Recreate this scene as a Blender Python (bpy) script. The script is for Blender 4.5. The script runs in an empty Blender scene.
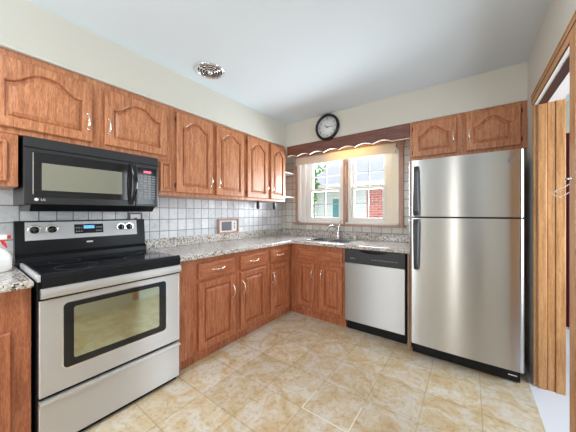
import bpy, bmesh, math, random
from mathutils import Vector, Matrix
random.seed(7)
PI = math.pi
SC = bpy.context.scene
COL = SC.collection

# ------------------------------------------------------------ camera
cd = bpy.data.cameras.new('camera')
cam = bpy.data.objects.new('camera', cd)
COL.objects.link(cam)
cam.location = (2.421, -3.127, 1.253)
cam.rotation_euler = (PI/2, 0, math.radians(36.34))
cd.sensor_width = 36.0
cd.lens = 247.5/576*36.0
cd.shift_y = -3.2/576
cd.clip_start = 0.02
SC.camera = cam

# ------------------------------------------------------------ world, lights, exposure
SC.view_settings.view_transform = 'Standard'
SC.view_settings.look = 'None'
SC.view_settings.gamma = 1.0
SC.view_settings.exposure = 0.45
w = bpy.data.worlds.new('sky')
SC.world = w
w.use_nodes = True
bg = w.node_tree.nodes['Background']
bg.inputs[0].default_value = (0.92, 0.96, 1.0, 1)
bg.inputs[1].default_value = 1.6

def area(name, loc, rot, sx, sy, power, color):
    l = bpy.data.lights.new(name, 'AREA')
    l.shape = 'RECTANGLE'; l.size = sx; l.size_y = sy
    l.energy = power; l.color = color
    o = bpy.data.objects.new(name, l)
    o.location = loc; o.rotation_euler = rot
    COL.objects.link(o)
    return o
# soft fill light added behind the camera, out of view
area('rear_fill_light', (0.50, -5.05, 1.55), (math.radians(115), 0, 0), 0.7, 1.3, 19, (0.90, 0.95, 1.0))
# daylight through the narrow glazed door in the rear wall
area('rear_door_daylight', (2.09, -5.04, 1.1), (PI/2, 0, 0), 0.03, 1.9, 4.2, (1.0, 0.96, 0.88))
# fill light added in front of the solid right wall, behind the camera
area('side_fill_light', (2.74, -4.3, 1.5), (math.radians(108), 0, PI/2), 1.2, 1.3, 13, (0.90, 0.96, 1.0))
# daylight of the next room coming through the doorway
area('next_room_daylight', (3.75, -1.15, 1.3), (math.radians(95), 0, PI/2), 1.1, 1.5, 26, (0.84, 0.93, 1.0))
# fill light under the added lamp, overhead and out of view
area('overhead_fill_light', (1.30, -3.30, 2.21), (0, 0, 0), 0.5, 0.5, 7, (1.0, 0.94, 0.86))
# daylight rising through the kitchen window from the bright yard outside
area('kitchen_window_daylight', (1.04, 0.60, 0.78), (math.radians(-135), 0, 0), 1.5, 0.4, 4, (0.84, 0.93, 1.0))
# daylight entering level through the kitchen window
area('kitchen_window_skylight', (1.04, 0.30, 1.56), (math.radians(-96), 0, 0), 1.35, 0.7, 80, (0.86, 0.94, 1.0))

# ------------------------------------------------------------ material helpers
def mat(name, color=(0.8, 0.8, 0.8), rough=0.5, metal=0.0, **kw):
    m = bpy.data.materials.new(name)
    m.use_nodes = True
    b = m.node_tree.nodes['Principled BSDF']
    b.inputs['Base Color'].default_value = (*color, 1)
    b.inputs['Roughness'].default_value = rough
    b.inputs['Metallic'].default_value = metal
    for k, v in kw.items():
        b.inputs[k].default_value = v
    return m
def srgb(r, g, b):
    f = lambda c: (c/255/12.92) if c/255 <= 0.04045 else ((c/255+0.055)/1.055)**2.4
    return (f(r), f(g), f(b))
def nodes(m): return m.node_tree.nodes, m.node_tree.links, m.node_tree.nodes['Principled BSDF']
def coords(m, scale, rot=(0, 0, 0), kind='Object'):
    N, L, B = nodes(m)
    tc = N.new('ShaderNodeTexCoord'); mp = N.new('ShaderNodeMapping')
    mp.inputs['Scale'].default_value = scale; mp.inputs['Rotation'].default_value = rot
    L.new(tc.outputs[kind], mp.inputs['Vector'])
    return mp.outputs['Vector']
def noise(m, vec, scale, detail=4, rough=0.6, dist=0.0):
    N, L, B = nodes(m)
    n = N.new('ShaderNodeTexNoise')
    n.inputs['Scale'].default_value = scale; n.inputs['Detail'].default_value = detail
    n.inputs['Roughness'].default_value = rough; n.inputs['Distortion'].default_value = dist
    L.new(vec, n.inputs['Vector'])
    return n.outputs['Fac']
def ramp(m, fac, stops, interp='LINEAR'):
    N, L, B = nodes(m)
    r = N.new('ShaderNodeValToRGB'); r.color_ramp.interpolation = interp
    e = r.color_ramp.elements
    while len(e) < len(stops): e.new(0.5)
    for el, (p, c) in zip(e, stops):
        el.position = p; el.color = (*c, 1)
    L.new(fac, r.inputs['Fac'])
    return r.outputs['Color']
def mix(m, fac, a, b, mode='MIX'):
    N, L, B = nodes(m)
    x = N.new('ShaderNodeMix'); x.data_type = 'RGBA'; x.blend_type = mode
    for s, v in ((x.inputs[0], fac), (x.inputs[6], a), (x.inputs[7], b)):
        if hasattr(v, 'type') and not isinstance(v, (tuple, float, int)): L.new(v, s)
        elif isinstance(v, tuple): s.default_value = (*v, 1)
        else: s.default_value = v
    return x.outputs[2]
def bump(m, h, strength=0.2, dist=0.002):
    N, L, B = nodes(m)
    b = N.new('ShaderNodeBump'); b.inputs['Strength'].default_value = strength
    b.inputs['Distance'].default_value = dist
    L.new(h, b.inputs['Height']); L.new(b.outputs['Normal'], B.inputs['Normal'])
def setc(m, out): nodes(m)[1].new(out, nodes(m)[2].inputs['Base Color'])

def wood(name, dark, mid, light, vec_scale, rough=0.34, streak=1.0):
    m = mat(name, rough=rough)
    v = coords(m, vec_scale)
    a = noise(m, v, 3.2, 6, 0.62, 0.5)
    b = noise(m, coords(m, tuple(s*2.8 for s in vec_scale)), 9.0, 3, 0.7)
    c1 = ramp(m, a, [(0.25, dark), (0.5, mid), (0.75, light)])
    c2 = ramp(m, b, [(0.36, tuple(x*0.62 for x in dark)), (0.56, (1, 1, 1))])
    setc(m, mix(m, 0.46*streak, c1, c2, 'MULTIPLY'))
    bump(m, b, 0.12, 0.001)
    return m
OD, OM, OL = srgb(150, 90, 58), srgb(198, 132, 92), srgb(228, 168, 124)
M = {}
M['oak'] = wood('stained_oak', OD, OM, OL, (14, 14, 1.4))
M['oak_h'] = wood('stained_oak_horizontal', OD, OM, OL, (1.4, 14, 14))
D2 = lambda c: (c[0]*0.88, c[1]*0.74, c[2]*0.74)  # base cabinets: same oak, redder, with some shade put into the colour
M['cherry'] = wood('reddish_shaded_oak', D2(OD), D2(OM), D2(OL), (14, 14, 1.4))
M['oak_shaded_h'] = wood('reddish_shaded_oak_horizontal', D2(OD), D2(OM), D2(OL), (1.4, 14, 14))
M['valance'] = wood('mauve_stained_oak', srgb(96, 58, 48), srgb(128, 80, 68), srgb(150, 100, 86), (1.4, 14, 14))
M['pine'] = wood('honey_wood', srgb(170, 116, 72), srgb(204, 150, 98), srgb(224, 176, 124), (16, 16, 1.0), 0.4, 0.8)
M['pine_h'] = wood('honey_wood_horizontal', srgb(170, 116, 72), srgb(204, 150, 98), srgb(224, 176, 124), (16, 1.0, 16), 0.4, 0.8)
M['sillwood'] = wood('window_casing_wood', srgb(160, 122, 104), srgb(190, 152, 132), srgb(206, 172, 152), (20, 20, 1.4), 0.4, 0.7)
M['darkgap'] = mat('dark_plinth', (0.035, 0.016, 0.01), 0.6)
M['paint'] = mat('beige_wall_paint', srgb(213, 210, 200), 0.75)
bump(M['paint'], noise(M['paint'], coords(M['paint'], (1, 1, 1)), 180, 3), 0.06, 0.001)
M['ceil'] = mat('white_ceiling_paint', srgb(216, 226, 233), 0.8)
bump(M['ceil'], noise(M['ceil'], coords(M['ceil'], (1, 1, 1)), 220, 3), 0.05, 0.001)
M['white'] = mat('white_paint', (0.83, 0.83, 0.82), 0.4)
M['muntin'] = mat('backlit_grey_muntin', srgb(168, 172, 180), 0.5)  # grey stands in for the shade on backlit bars
M['cream'] = mat('cream_vinyl', srgb(238, 230, 212), 0.4)
M['shade'] = mat('roller_shade_fabric', srgb(228, 220, 208), 0.8)
M['plastic_white'] = mat('white_plastic', (0.86, 0.86, 0.86), 0.35)
M['shelfwhite'] = mat('white_laminate', (0.88, 0.86, 0.84), 0.3)
M['black'] = mat('black_plastic', (0.010, 0.011, 0.014), 0.3, **{'Specular IOR Level': 0.25})
M['blackgloss'] = mat('black_gloss', (0.008, 0.009, 0.012), 0.08)
M['mwface'] = mat('microwave_grey_black', (0.03, 0.032, 0.036), 0.25, **{'Specular IOR Level': 0.35})
M['charcoal'] = mat('charcoal_plastic', (0.03, 0.036, 0.045), 0.34)
M['mwglass'] = mat('microwave_screen_glass', (0.25, 0.25, 0.20), 0.12)
M['slate'] = mat('dark_grey_panel', srgb(104, 104, 112), 0.4)
M['chrome'] = mat('chrome', (0.82, 0.83, 0.86), 0.12, 1.0)
M['nickel'] = mat('satin_nickel', (0.86, 0.80, 0.74), 0.22, 1.0)
M['label_white'] = mat('printed_white', (0.8, 0.8, 0.8), 0.5)
M['label_grey'] = mat('printed_grey', (0.3, 0.31, 0.33), 0.5)
M['red'] = mat('red_plastic', (0.75, 0.03, 0.04), 0.35)
M['yellow'] = mat('yellow_plastic', (0.9, 0.7, 0.05), 0.35)
M['bluegreen'] = mat('teal_print', (0.08, 0.3, 0.35), 0.5)
M['curtain'] = mat('maroon_fabric', srgb(104, 30, 34), 0.85)
M['darkbrown'] = mat('dark_brown_paint', srgb(62, 38, 38), 0.5)
def emis(name, color, s):
    m = mat(name, color, 0.5)
    b = m.node_tree.nodes['Principled BSDF']
    b.inputs['Emission Color'].default_value = (*color, 1); b.inputs['Emission Strength'].default_value = s
    return m
M['lcd_blue'] = emis('blue_display', (0.12, 0.42, 0.75), 0.7)
M['lcd_red'] = emis('red_display', (0.9, 0.12, 0.2), 0.9)
M['lamp_warm'] = emis('warm_tube', (1.0, 0.72, 0.3), 4.0)
M['fill_white'] = emis('fill_lamp_diffuser', (0.93, 0.97, 1.0), 4.5)

def stainless(name, base, rough, sc):
    m = mat(name, base, rough, 1.0)
    N, L, B = nodes(m)
    v = coords(m, sc)
    n = noise(m, v, 40, 3, 0.6)
    r = N.new('ShaderNodeMapRange'); r.inputs[3].default_value = rough-0.012; r.inputs[4].default_value = rough+0.02
    L.new(n, r.inputs[0]); L.new(r.outputs[0], B.inputs['Roughness'])
    B.inputs['Anisotropic'].default_value = 1.0; B.inputs['Anisotropic Rotation'].default_value = 0.0
    tg = N.new('ShaderNodeCombineXYZ'); tg.inputs[2].default_value = 1.0
    L.new(tg.outputs[0], B.inputs['Tangent'])
    return m
M['steel'] = stainless('brushed_stainless', (0.54, 0.54, 0.54), 0.26, (0.6, 0.6, 14))
M['steel_dw'] = stainless('brushed_stainless_pale', (0.56, 0.555, 0.55), 0.46, (0.6, 0.6, 14))
M['steel_stove'] = stainless('brushed_stainless_warm', (0.80, 0.78, 0.77), 0.5, (0.6, 0.6, 14))
M['steel_stove'].node_tree.nodes['Principled BSDF'].inputs['Metallic'].default_value = 0.75
M['panel'] = mat('pale_steel_panel', (0.62, 0.63, 0.65), 0.45, 0.3)
M['steel_side'] = mat('grey_enamel', (0.30, 0.30, 0.31), 0.4, 0.3)
M['sinksteel'] = mat('sink_steel', (0.5, 0.52, 0.55), 0.3, 1.0)

def glass(name, tint=(1, 1, 1), amount=0.08):
    m = bpy.data.materials.new(name); m.use_nodes = True
    N, L = m.node_tree.nodes, m.node_tree.links
    N.remove(N['Principled BSDF'])
    t = N.new('ShaderNodeBsdfTransparent'); t.inputs[0].default_value = (*tint, 1)
    g = N.new('ShaderNodeBsdfGlossy'); g.inputs['Roughness'].default_value = 0.03
    f = N.new('ShaderNodeFresnel'); f.inputs[0].default_value = 1.35
    x = N.new('ShaderNodeMixShader')
    L.new(f.outputs[0], x.inputs[0]); L.new(t.outputs[0], x.inputs[1]); L.new(g.outputs[0], x.inputs[2])
    L.new(x.outputs[0], N['Material Output'].inputs['Surface'])
    return m
M['glass'] = glass('window_glass')

def granite():
    m = mat('speckled_granite', rough=0.13)
    N, L, B = nodes(m)
    v = coords(m, (1, 1, 1))
    vo = N.new('ShaderNodeTexVoronoi'); vo.inputs['Scale'].default_value = 120
    L.new(v, vo.inputs['Vector'])
    s = N.new('ShaderNodeSeparateColor'); L.new(vo.outputs['Color'], s.inputs[0])
    c = ramp(m, s.outputs[0], [(0.0, srgb(78, 66, 58)), (0.10, srgb(146, 124, 100)), (0.20, srgb(196, 182, 162)),
                               (0.42, srgb(212, 208, 202)), (0.66, srgb(230, 228, 226)), (0.88, srgb(172, 174, 180))], 'CONSTANT')
    big = noise(m, v, 9, 4)
    c2 = ramp(m, big, [(0.30, srgb(236, 226, 210)), (0.5, srgb(246, 249, 255))])
    setc(m, mix(m, 0.7, c, c2, 'MULTIPLY'))
    return m
M['granite'] = granite()

def tiles(name, ax, w_, h_, x0, z0, c1, c2, grout, gap=0.0035):
    m = mat(name, rough=0.3)
    N, L, B = nodes(m)
    tc = N.new('ShaderNodeTexCoord'); sp = N.new('ShaderNodeSeparateXYZ'); L.new(tc.outputs['Object'], sp.inputs[0])
    cb = N.new('ShaderNodeCombineXYZ')
    def off(o, d):
        a = N.new('ShaderNodeMath'); a.operation = 'SUBTRACT'; a.inputs[1].default_value = d
        L.new(o, a.inputs[0]); return a.outputs[0]
    L.new(off(sp.outputs[ax], x0), cb.inputs[0])
    L.new(off(sp.outputs[2 if ax != 2 else 1], z0), cb.inputs[1])
    br = N.new('ShaderNodeTexBrick'); br.offset = 0.0; br.squash = 1.0
    br.inputs['Scale'].default_value = 1.0; br.inputs['Brick Width'].default_value = w_; br.inputs['Row Height'].default_value = h_
    br.inputs['Mortar Size'].default_value = gap; br.inputs['Mortar Smooth'].default_value = 0.2
    br.inputs['Color1'].default_value = (*c1, 1); br.inputs['Color2'].default_value = (*c2, 1)
    br.inputs['Mortar'].default_value = (*grout, 1); br.inputs['Bias'].default_value = 0.0
    L.new(cb.outputs[0], br.inputs['Vector'])
    n = noise(m, coords(m, (1, 1, 1)), 22, 5, 0.65, 0.6)
    vein = ramp(m, n, [(0.30, (0.62, 0.60, 0.56)), (0.5, (0.97, 0.97, 0.97)), (1.0, (1, 1, 1))])
    setc(m, mix(m, 0.55, br.outputs['Color'], vein, 'MULTIPLY'))
    iv = N.new('ShaderNodeMath'); iv.operation = 'SUBTRACT'; iv.inputs[0].default_value = 1.0
    L.new(br.outputs['Fac'], iv.inputs[1])
    bump(m, iv.outputs[0], 0.5, 0.002)
    return m
M['tileL'] = tiles('cream_stone_tile_left', 1, 0.0925, 0.113, -1.934, 1.075, srgb(240, 243, 248), srgb(206, 210, 216), srgb(132, 134, 138))
M['tileB'] = tiles('cream_stone_tile_back', 0, 0.122, 0.102, 0.69, 1.003, srgb(232, 229, 222), srgb(206, 202, 194), srgb(128, 124, 120))

def floor_mat():
    m = mat('stone_look_vinyl', rough=0.34)
    N, L, B = nodes(m)
    tc = N.new('ShaderNodeTexCoord'); mp = N.new('ShaderNodeMapping')
    mp.inputs['Location'].default_value = (-1.55, 1.79, 0)
    L.new(tc.outputs['Object'], mp.inputs['Vector'])
    br = N.new('ShaderNodeTexBrick'); br.offset = 0.0
    br.inputs['Scale'].default_value = 1.0; br.inputs['Brick Width'].default_value = 0.31; br.inputs['Row Height'].default_value = 0.31
    br.inputs['Mortar Size'].default_value = 0.004; br.inputs['Mortar Smooth'].default_value = 0.3
    br.inputs['Color1'].default_value = (0.84, 0.82, 0.79, 1); br.inputs['Color2'].default_value = (1, 1, 1, 1)
    br.inputs['Mortar'].default_value = (0.66, 0.61, 0.53, 1)
    L.new(mp.outputs[0], br.inputs['Vector'])
    v = coords(m, (1, 1, 1))
    a = noise(m, v, 5.5, 6, 0.62, 1.2)
    b = noise(m, v, 34, 4, 0.7, 0.4)
    c1 = ramp(m, a, [(0.32, srgb(206, 176, 134)), (0.46, srgb(218, 198, 164)), (0.6, srgb(226, 218, 206))])
    c2 = ramp(m, b, [(0.32, (0.66, 0.60, 0.52)), (0.5, (1, 1, 1))])
    c = mix(m, 0.7, c1, c2, 'MULTIPLY')
    setc(m, mix(m, 0.8, c, br.outputs['Color'], 'MULTIPLY'))
    bump(m, b, 0.05, 0.001)
    return m
M['floor'] = floor_mat()
M['grout_light'] = mat('pale_seam', srgb(236, 232, 222), 0.5)

def siding():
    m = mat('white_siding', srgb(226, 228, 232), 0.6)
    N, L, B = nodes(m)
    wv = N.new('ShaderNodeTexWave'); wv.wave_type = 'BANDS'; wv.bands_direction = 'Z'; wv.wave_profile = 'SAW'
    wv.inputs['Scale'].default_value = 2.4
    L.new(coords(m, (1, 1, 1)), wv.inputs['Vector'])
    setc(m, ramp(m, wv.outputs['Fac'], [(0.0, srgb(196, 200, 206)), (0.12, srgb(228, 230, 234)), (1.0, srgb(232, 234, 238))]))
    return m
M['siding'] = siding()
def brick():
    m = mat('red_brick', rough=0.8)
    N, L, B = nodes(m)
    br = N.new('ShaderNodeTexBrick'); br.inputs['Scale'].default_value = 1.0
    br.inputs['Brick Width'].default_value = 0.22; br.inputs['Row Height'].default_value = 0.075; br.inputs['Mortar Size'].default_value = 0.008
    br.inputs['Color1'].default_value = (*srgb(214, 120, 112), 1); br.inputs['Color2'].default_value = (*srgb(190, 96, 92), 1)
    br.inputs['Mortar'].default_value = (*srgb(214, 190, 180), 1)
    v = coords(m, (1, 1, 1), (PI/2, 0, 0))
    L.new(v, br.inputs['Vector']); setc(m, br.outputs['Color'])
    return m
M['brick'] = brick()
M['roof'] = mat('pale_shingles', srgb(168, 172, 180), 0.85)
M['teal'] = mat('teal_window_glass', srgb(96, 160, 168), 0.2)
M['leaf'] = mat('green_leaves', srgb(96, 150, 90), 0.7)
M['bark'] = mat('bark', srgb(96, 76, 58), 0.8)
M['grass'] = mat('lawn', srgb(120, 150, 90), 0.9)
M['glarefloor'] = mat('pale_floor_with_glare', srgb(226, 230, 238), 0.4)
M['clockface'] = mat('clock_face_paper', srgb(232, 236, 238), 0.5)

# ------------------------------------------------------------ mesh helpers
def box(bm, x0, x1, y0, y1, z0, z1, bev=0.0, seg=2):
    vs = [bm.verts.new((x, y, z)) for x in (x0, x1) for y in (y0, y1) for z in (z0, z1)]
    idx = [(0, 1, 3, 2), (4, 6, 7, 5), (0, 4, 5, 1), (2, 3, 7, 6), (0, 2, 6, 4), (1, 5, 7, 3)]
    fs = [bm.faces.new([vs[i] for i in f]) for f in idx]
    if bev > 0:
        es = list({e for f in fs for e in f.edges})
        bmesh.ops.bevel(bm, geom=es, offset=bev, segments=seg, affect='EDGES', profile=0.5, clamp_overlap=True)
def prism(bm, pts, axis, a0, a1, smooth=False):
    """2-D outline pts extruded along axis (0,1,2) from a0 to a1; pts are the other two coords in order"""
    def mk(p, a):
        c = list(p); c.insert(axis, a); return bm.verts.new(c)
    A = [mk(p, a0) for p in pts]; B = [mk(p, a1) for p in pts]
    n = len(pts)
    bm.faces.new(A); bm.faces.new(B[::-1])
    for i in range(n):
        f = bm.faces.new((A[i], B[i], B[(i+1) % n], A[(i+1) % n])); f.smooth = smooth
def tube(bm, pts, r, seg=10, closed=False):
    pts = [Vector(p) for p in pts]; n = len(pts); rings = []
    rr = r if isinstance(r, (list, tuple)) else [r]*n
    up = None
    for i, p in enumerate(pts):
        if closed: t = pts[(i+1) % n]-pts[i-1]
        else: t = pts[min(i+1, n-1)]-pts[max(i-1, 0)]
        t.normalize()
        if up is None:
            up = Vector((0, 0, 1)) if abs(t.z) < 0.9 else Vector((1, 0, 0))
        s = t.cross(up).normalized(); up = s.cross(t).normalized()
        rings.append([bm.verts.new(p+(s*math.cos(2*PI*k/seg)+up*math.sin(2*PI*k/seg))*rr[i]) for k in range(seg)])
    m = n if closed else n-1
    for i in range(m):
        a, b = rings[i], rings[(i+1) % n]
        for k in range(seg):
            f = bm.faces.new((a[k], a[(k+1) % seg], b[(k+1) % seg], b[k])); f.smooth = True
    if not closed:
        bm.faces.new(rings[0][::-1]); bm.faces.new(rings[-1])
def lathe(bm, prof, center, axis=2, seg=32, sx=1.0, sy=1.0, cap=True):
    """prof: (radius, height) pairs revolved around axis through center"""
    c = Vector(center); rings = []
    def pt(r, h, a):
        u, v = r*math.cos(a)*sx, r*math.sin(a)*sy
        return c+(Vector((u, v, h)) if axis == 2 else Vector((h, u, v)) if axis == 0 else Vector((u, -h, v)))
    for r, h in prof:
        if r < 1e-6: rings.append([bm.verts.new(pt(0, h, 0))])
        else: rings.append([bm.verts.new(pt(r, h, 2*PI*k/seg)) for k in range(seg)])
    for a, b in zip(rings, rings[1:]):
        for k in range(seg):
            k2 = (k+1) % seg
            if len(a) == 1 and len(b) == 1: continue
            if len(a) == 1: f = bm.faces.new((a[0], b[k2], b[k]))
            elif len(b) == 1: f = bm.faces.new((a[k], a[k2], b[0]))
            else: f = bm.faces.new((a[k], a[k2], b[k2], b[k]))
            f.smooth = True
    if cap and len(rings[0]) > 1: bm.faces.new(rings[0][::-1])
    if cap and len(rings[-1]) > 1: bm.faces.new(rings[-1])
def obj(name, bm, m, parent=None, label=None):
    bmesh.ops.recalc_face_normals(bm, faces=bm.faces)
    for e in bm.edges:                       # crisp edge wherever a flat face meets a smooth one
        if len(e.link_faces) == 2 and e.link_faces[0].smooth != e.link_faces[1].smooth: e.smooth = False
    me = bpy.data.meshes.new(name); bm.to_mesh(me); bm.free()
    if m: me.materials.append(M[m] if isinstance(m, str) else m)
    o = bpy.data.objects.new(name, me); COL.objects.link(o)
    if parent: o.parent = parent
    if label: o['label'] = label
    return o
def NB(): return bmesh.new()
def bxo(name, m, parent, *a, **k):
    lab = k.pop('label', None)
    bm = NB(); box(bm, *a, **k); return obj(name, bm, m, parent, lab)
def thing(name, label, cat, loc=(0, 0, 0), rz=0.0, group=None):
    o = bpy.data.objects.new(name, None); o.empty_display_size = 0.1
    COL.objects.link(o); o.location = loc; o.rotation_euler = (0, 0, rz)
    o['label'] = label; o['category'] = cat
    if group: o['group'] = group
    return o
def tag(o, label, cat, group=None):
    o['label'] = label; o['category'] = cat
    if group: o['group'] = group
    return o
def struct(name, bm, m, parent=None):
    o = obj(name, bm, m, parent)
    if not parent: o['kind'] = 'structure'
    return o
def text(s, size, name, m, parent, mtx, depth=0.0008):
    cu = bpy.data.curves.new('lettering', 'FONT'); cu.body = s; cu.size = size; cu.extrude = depth
    cu.align_x = 'CENTER'; cu.align_y = 'CENTER'
    t = bpy.data.objects.new('lettering', cu); COL.objects.link(t)
    bpy.context.view_layer.update()
    me = bpy.data.meshes.new_from_object(t.evaluated_get(bpy.context.evaluated_depsgraph_get()))
    bpy.data.objects.remove(t); bpy.data.curves.remove(cu)
    me.transform(mtx)
    me.materials.clear(); me.materials.append(M[m])
    o = bpy.data.objects.new(name, me); COL.objects.link(o); o.parent = parent
    return o
FRONT = Matrix.Rotation(PI/2, 4, 'X')       # lettering standing up, facing local -y
def at(x, y, z): return Matrix.Translation((x, y, z)) @ FRONT

# ------------------------------------------------------------ the room
H, CT = 2.46, 2.155        # ceiling, underside of the soffit
SX, SY = 0.385, -0.405     # soffit faces
RX = 2.79                  # right wall
bm = NB(); box(bm, -0.15, RX-0.02, -5.3, 0.15, -0.1, 0); struct('floor', bm, 'floor')
bm = NB(); box(bm, -0.15, RX+0.15, -5.3, 0.15, H, H+0.1); struct('ceiling', bm, 'ceil')
bm = NB(); box(bm, -0.15, 0, -5.3, 0.15, 0, H); struct('wall_left', bm, 'tileL')
bm = NB(); box(bm, 0, SX, -5.2, 0, CT, H); struct('trim_1', bm, 'paint')
bm = NB(); box(bm, SX, RX, SY, 0, CT, H); struct('trim_2', bm, 'paint')
bm = NB(); box(bm, SX-0.004, SX+0.010, -5.2, SY-0.011, CT-0.001, CT+0.015, 0.004); struct('trim_3', bm, 'paint')
# back wall with the window opening
WX0, WX1, WZ0, WZ1 = 0.315, 1.745, 1.105, 2.035
bm = NB()
box(bm, 0, WX0, 0, 0.15, 0, H); box(bm, WX1, RX+0.15, 0, 0.15, 0, H)
box(bm, WX0, WX1, 0, 0.15, 0, WZ0); box(bm, WX0, WX1, 0, 0.15, WZ1, H)
struct('wall_back', bm, 'tileB')
# right wall with the doorway
DY0, DY1, DZ = -1.52, -0.62, 2.035
bm = NB()
box(bm, RX, RX+0.15, DY1, 0, 0, H); box(bm, RX, RX+0.15, -5.3, DY0, 0, H); box(bm, RX, RX+0.15, DY0, DY1, DZ+0.02, H)
struct('wall_right', bm, 'paint')
# rear wall behind the camera, with an added window opening and a narrow glazed door
bm = NB()
box(bm, 0, 0.15, -5.3, -5.15, 0, H); box(bm, 0.15, 1.1, -5.3, -5.15, 0, 0.9); box(bm, 0.15, 1.1, -5.3, -5.15, 2.2, H)
box(bm, 1.1, 2.05, -5.3, -5.15, 0, H); box(bm, 2.13, RX, -5.3, -5.15, 0, H); box(bm, 2.05, 2.13, -5.3, -5.15, 2.1, H)
struct('wall_rear', bm, 'paint')
bm = NB(); box(bm, 2.32, 2.75, -5.14, -5.10, 0.01, 2.03, 0.003); struct('reflection_panel', bm, 'slate')  # dark panel added out of view to show in the refrigerator's reflection

# doorway casing (honey wood) : door_1
bm = NB()
box(bm, RX-0.018, RX, DY0-0.075, DY0, 0, DZ+0.0, 0.003)
d1 = struct('door_1', bm, 'pine')
bm = NB(); box(bm, RX-0.010, RX, DY0-0.075, DY1, DZ, DZ+0.066, 0.003); box(bm, RX-0.014, RX, DY0-0.08, DY1, DZ+0.058, DZ+0.068, 0.003)
box(bm, RX-0.005, RX+0.003, DY0, DY1, DZ+0.002, DZ+0.02); obj('header_casing', bm, 'pine_h', d1)
bm = NB(); box(bm, RX-0.0115, RX-0.009, DY0-0.075, DY1-0.001, DZ+0.026, DZ+0.032); box(bm, RX+0.0, RX+0.004, DY0, DY1-0.001, DZ-0.003, DZ+0.001); obj('painted_groove_shade', bm, 'darkbrown', d1)  # flat dark strips painted as the shade of casing grooves
bm = NB()
for a, b, q in ((0.0, 0.021, 0.0), (0.023, 0.069, 0.014), (0.071, 0.110, 0.006), (0.112, 0.160, 0.012)):
    box(bm, RX+a, RX+b, DY1-q-0.006, DY1+0.02, 0, DZ, 0.005)
obj('far_jamb', bm, 'pine', d1)
bm = NB(); box(bm, RX, RX+0.15, DY0-0.0, DY0+0.012, 0, DZ, 0.003); obj('near_jamb', bm, 'pine', d1)
bm = NB(); box(bm, RX+0.003, RX+0.027, DY0, DY1, DZ-0.002, DZ+0.02); box(bm, RX+0.07, RX+0.15, DY0, DY1, DZ-0.002, DZ+0.02); obj('white_header_board', bm, 'white', d1)
bm = NB(); box(bm, RX+0.027, RX+0.07, DY0, DY1, DZ-0.008, DZ+0.02); obj('door_track', bm, 'darkbrown', d1)
# next room
bm = NB(); box(bm, RX-0.02, 5.2, -4.0, 0.9, -0.1, 0.0); struct('floor_next_room', bm, 'glarefloor')  # pale floor, partly glare; edge pushed into the kitchen where glare spills
bm = NB(); box(bm, RX+0.15, 5.2, -4.0, 0.9, H, H+0.1); struct('ceiling_next_room', bm, 'ceil')
bm = NB(); box(bm, RX+0.15, 5.2, 0.8, 0.9, 0, H); box(bm, 5.1, 5.2, -4.0, 0.8, 0, H); box(bm, RX+0.15, 5.2, -4.1, -4.0, 0, H); struct('wall_next_room', bm, 'paint')
bm = NB()
cw = [(3.24+0.4*i/24, 0.74+0.018*math.sin(i*1.7)) for i in range(25)]
prism(bm, cw+[(x, y+0.012) for x, y in reversed(cw)], 2, 0.04, 2.1)
cur = tag(obj('curtain', bm, 'curtain'), 'dark maroon curtain hanging in the next room, seen through the doorway', 'curtain')

# pale seams of a re-laid floor tile
for i, (x0, x1, y0, y1) in enumerate([(1.55, 1.86, -1.793, -1.787), (1.546, 1.552, -1.79, -1.60), (1.857, 1.863, -1.79, -1.56)]):
    bm = NB(); box(bm, x0, x1, y0, y1, 0.0, 0.0008); struct('trim_%d' % (4+i), bm, 'grout_light')

# ------------------------------------------------------------ kitchen window
bm = NB()
box(bm, WX1, WX1+0.055, -0.022, 0.0, 1.10, 2.03, 0.004)
box(bm, WX0-0.04, WX0-0.002, -0.022, 0.0, 1.10, 2.03, 0.004)
win = struct('window_1', bm, 'sillwood')
bm = NB(); box(bm, WX0-0.04, WX1+0.055, -0.028, 0.0, 2.032, 2.14, 0.004); box(bm, WX1-0.005, WX1+0.065, -0.04, 0.0, 2.03, 2.10, 0.006); obj('head_casing', bm, 'sillwood', win)
bm = NB(); box(bm, WX0-0.06, WX1+0.075, -0.045, 0.0, 1.078, 1.102, 0.005); obj('window_sill', bm, 'sillwood', win)
bm = NB()
box(bm, WX0, WX0+0.035, -0.01, 0.14, WZ0, WZ1); box(bm, WX1-0.012, WX1, -0.01, 0.14, WZ0, WZ1)
box(bm, WX0, WX1, -0.01, 0.14, WZ0, WZ0+0.022); box(bm, WX0, WX1, -0.01, 0.14, WZ1-0.02, WZ1)
obj('window_frame', bm, 'white', win)
bm = NB(); box(bm, WX0+0.035, 0.415, 0.045, 0.14, WZ0+0.02, WZ1-0.02, 0.003); box(bm, 0.415, 0.478, 0.09, 0.14, WZ0+0.02, WZ1-0.02, 0.003)
obj('left_track', bm, 'white', win)
bm = NB(); box(bm, 1.655, WX1-0.012, 0.035, 0.14, WZ0+0.02, WZ1-0.02, 0.003); box(bm, 1.572, 1.655, 0.075, 0.14, WZ0+0.02, WZ1-0.02, 0.003)
obj('right_track', bm, 'cream', win)
bm = NB(); box(bm, 0.478, 1.572, 0.07, 0.14, WZ0+0.02, WZ0+0.05, 0.003); obj('inner_sill', bm, 'white', win)
XM0, XM1 = 1.03, 1.10
bm = NB(); box(bm, XM0+0.017, XM1-0.017, -0.012, 0.14, WZ0, WZ1, 0.004); obj('mullion', bm, 'sillwood', win)
bm = NB(); box(bm, 0.979, XM0+0.016, 0.05, 0.14, WZ0+0.02, WZ1-0.02, 0.003); box(bm, XM1-0.016, 1.134, 0.05, 0.14, WZ0+0.02, WZ1-0.02, 0.003); obj('mullion_jamb', bm, 'white', win)
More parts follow.
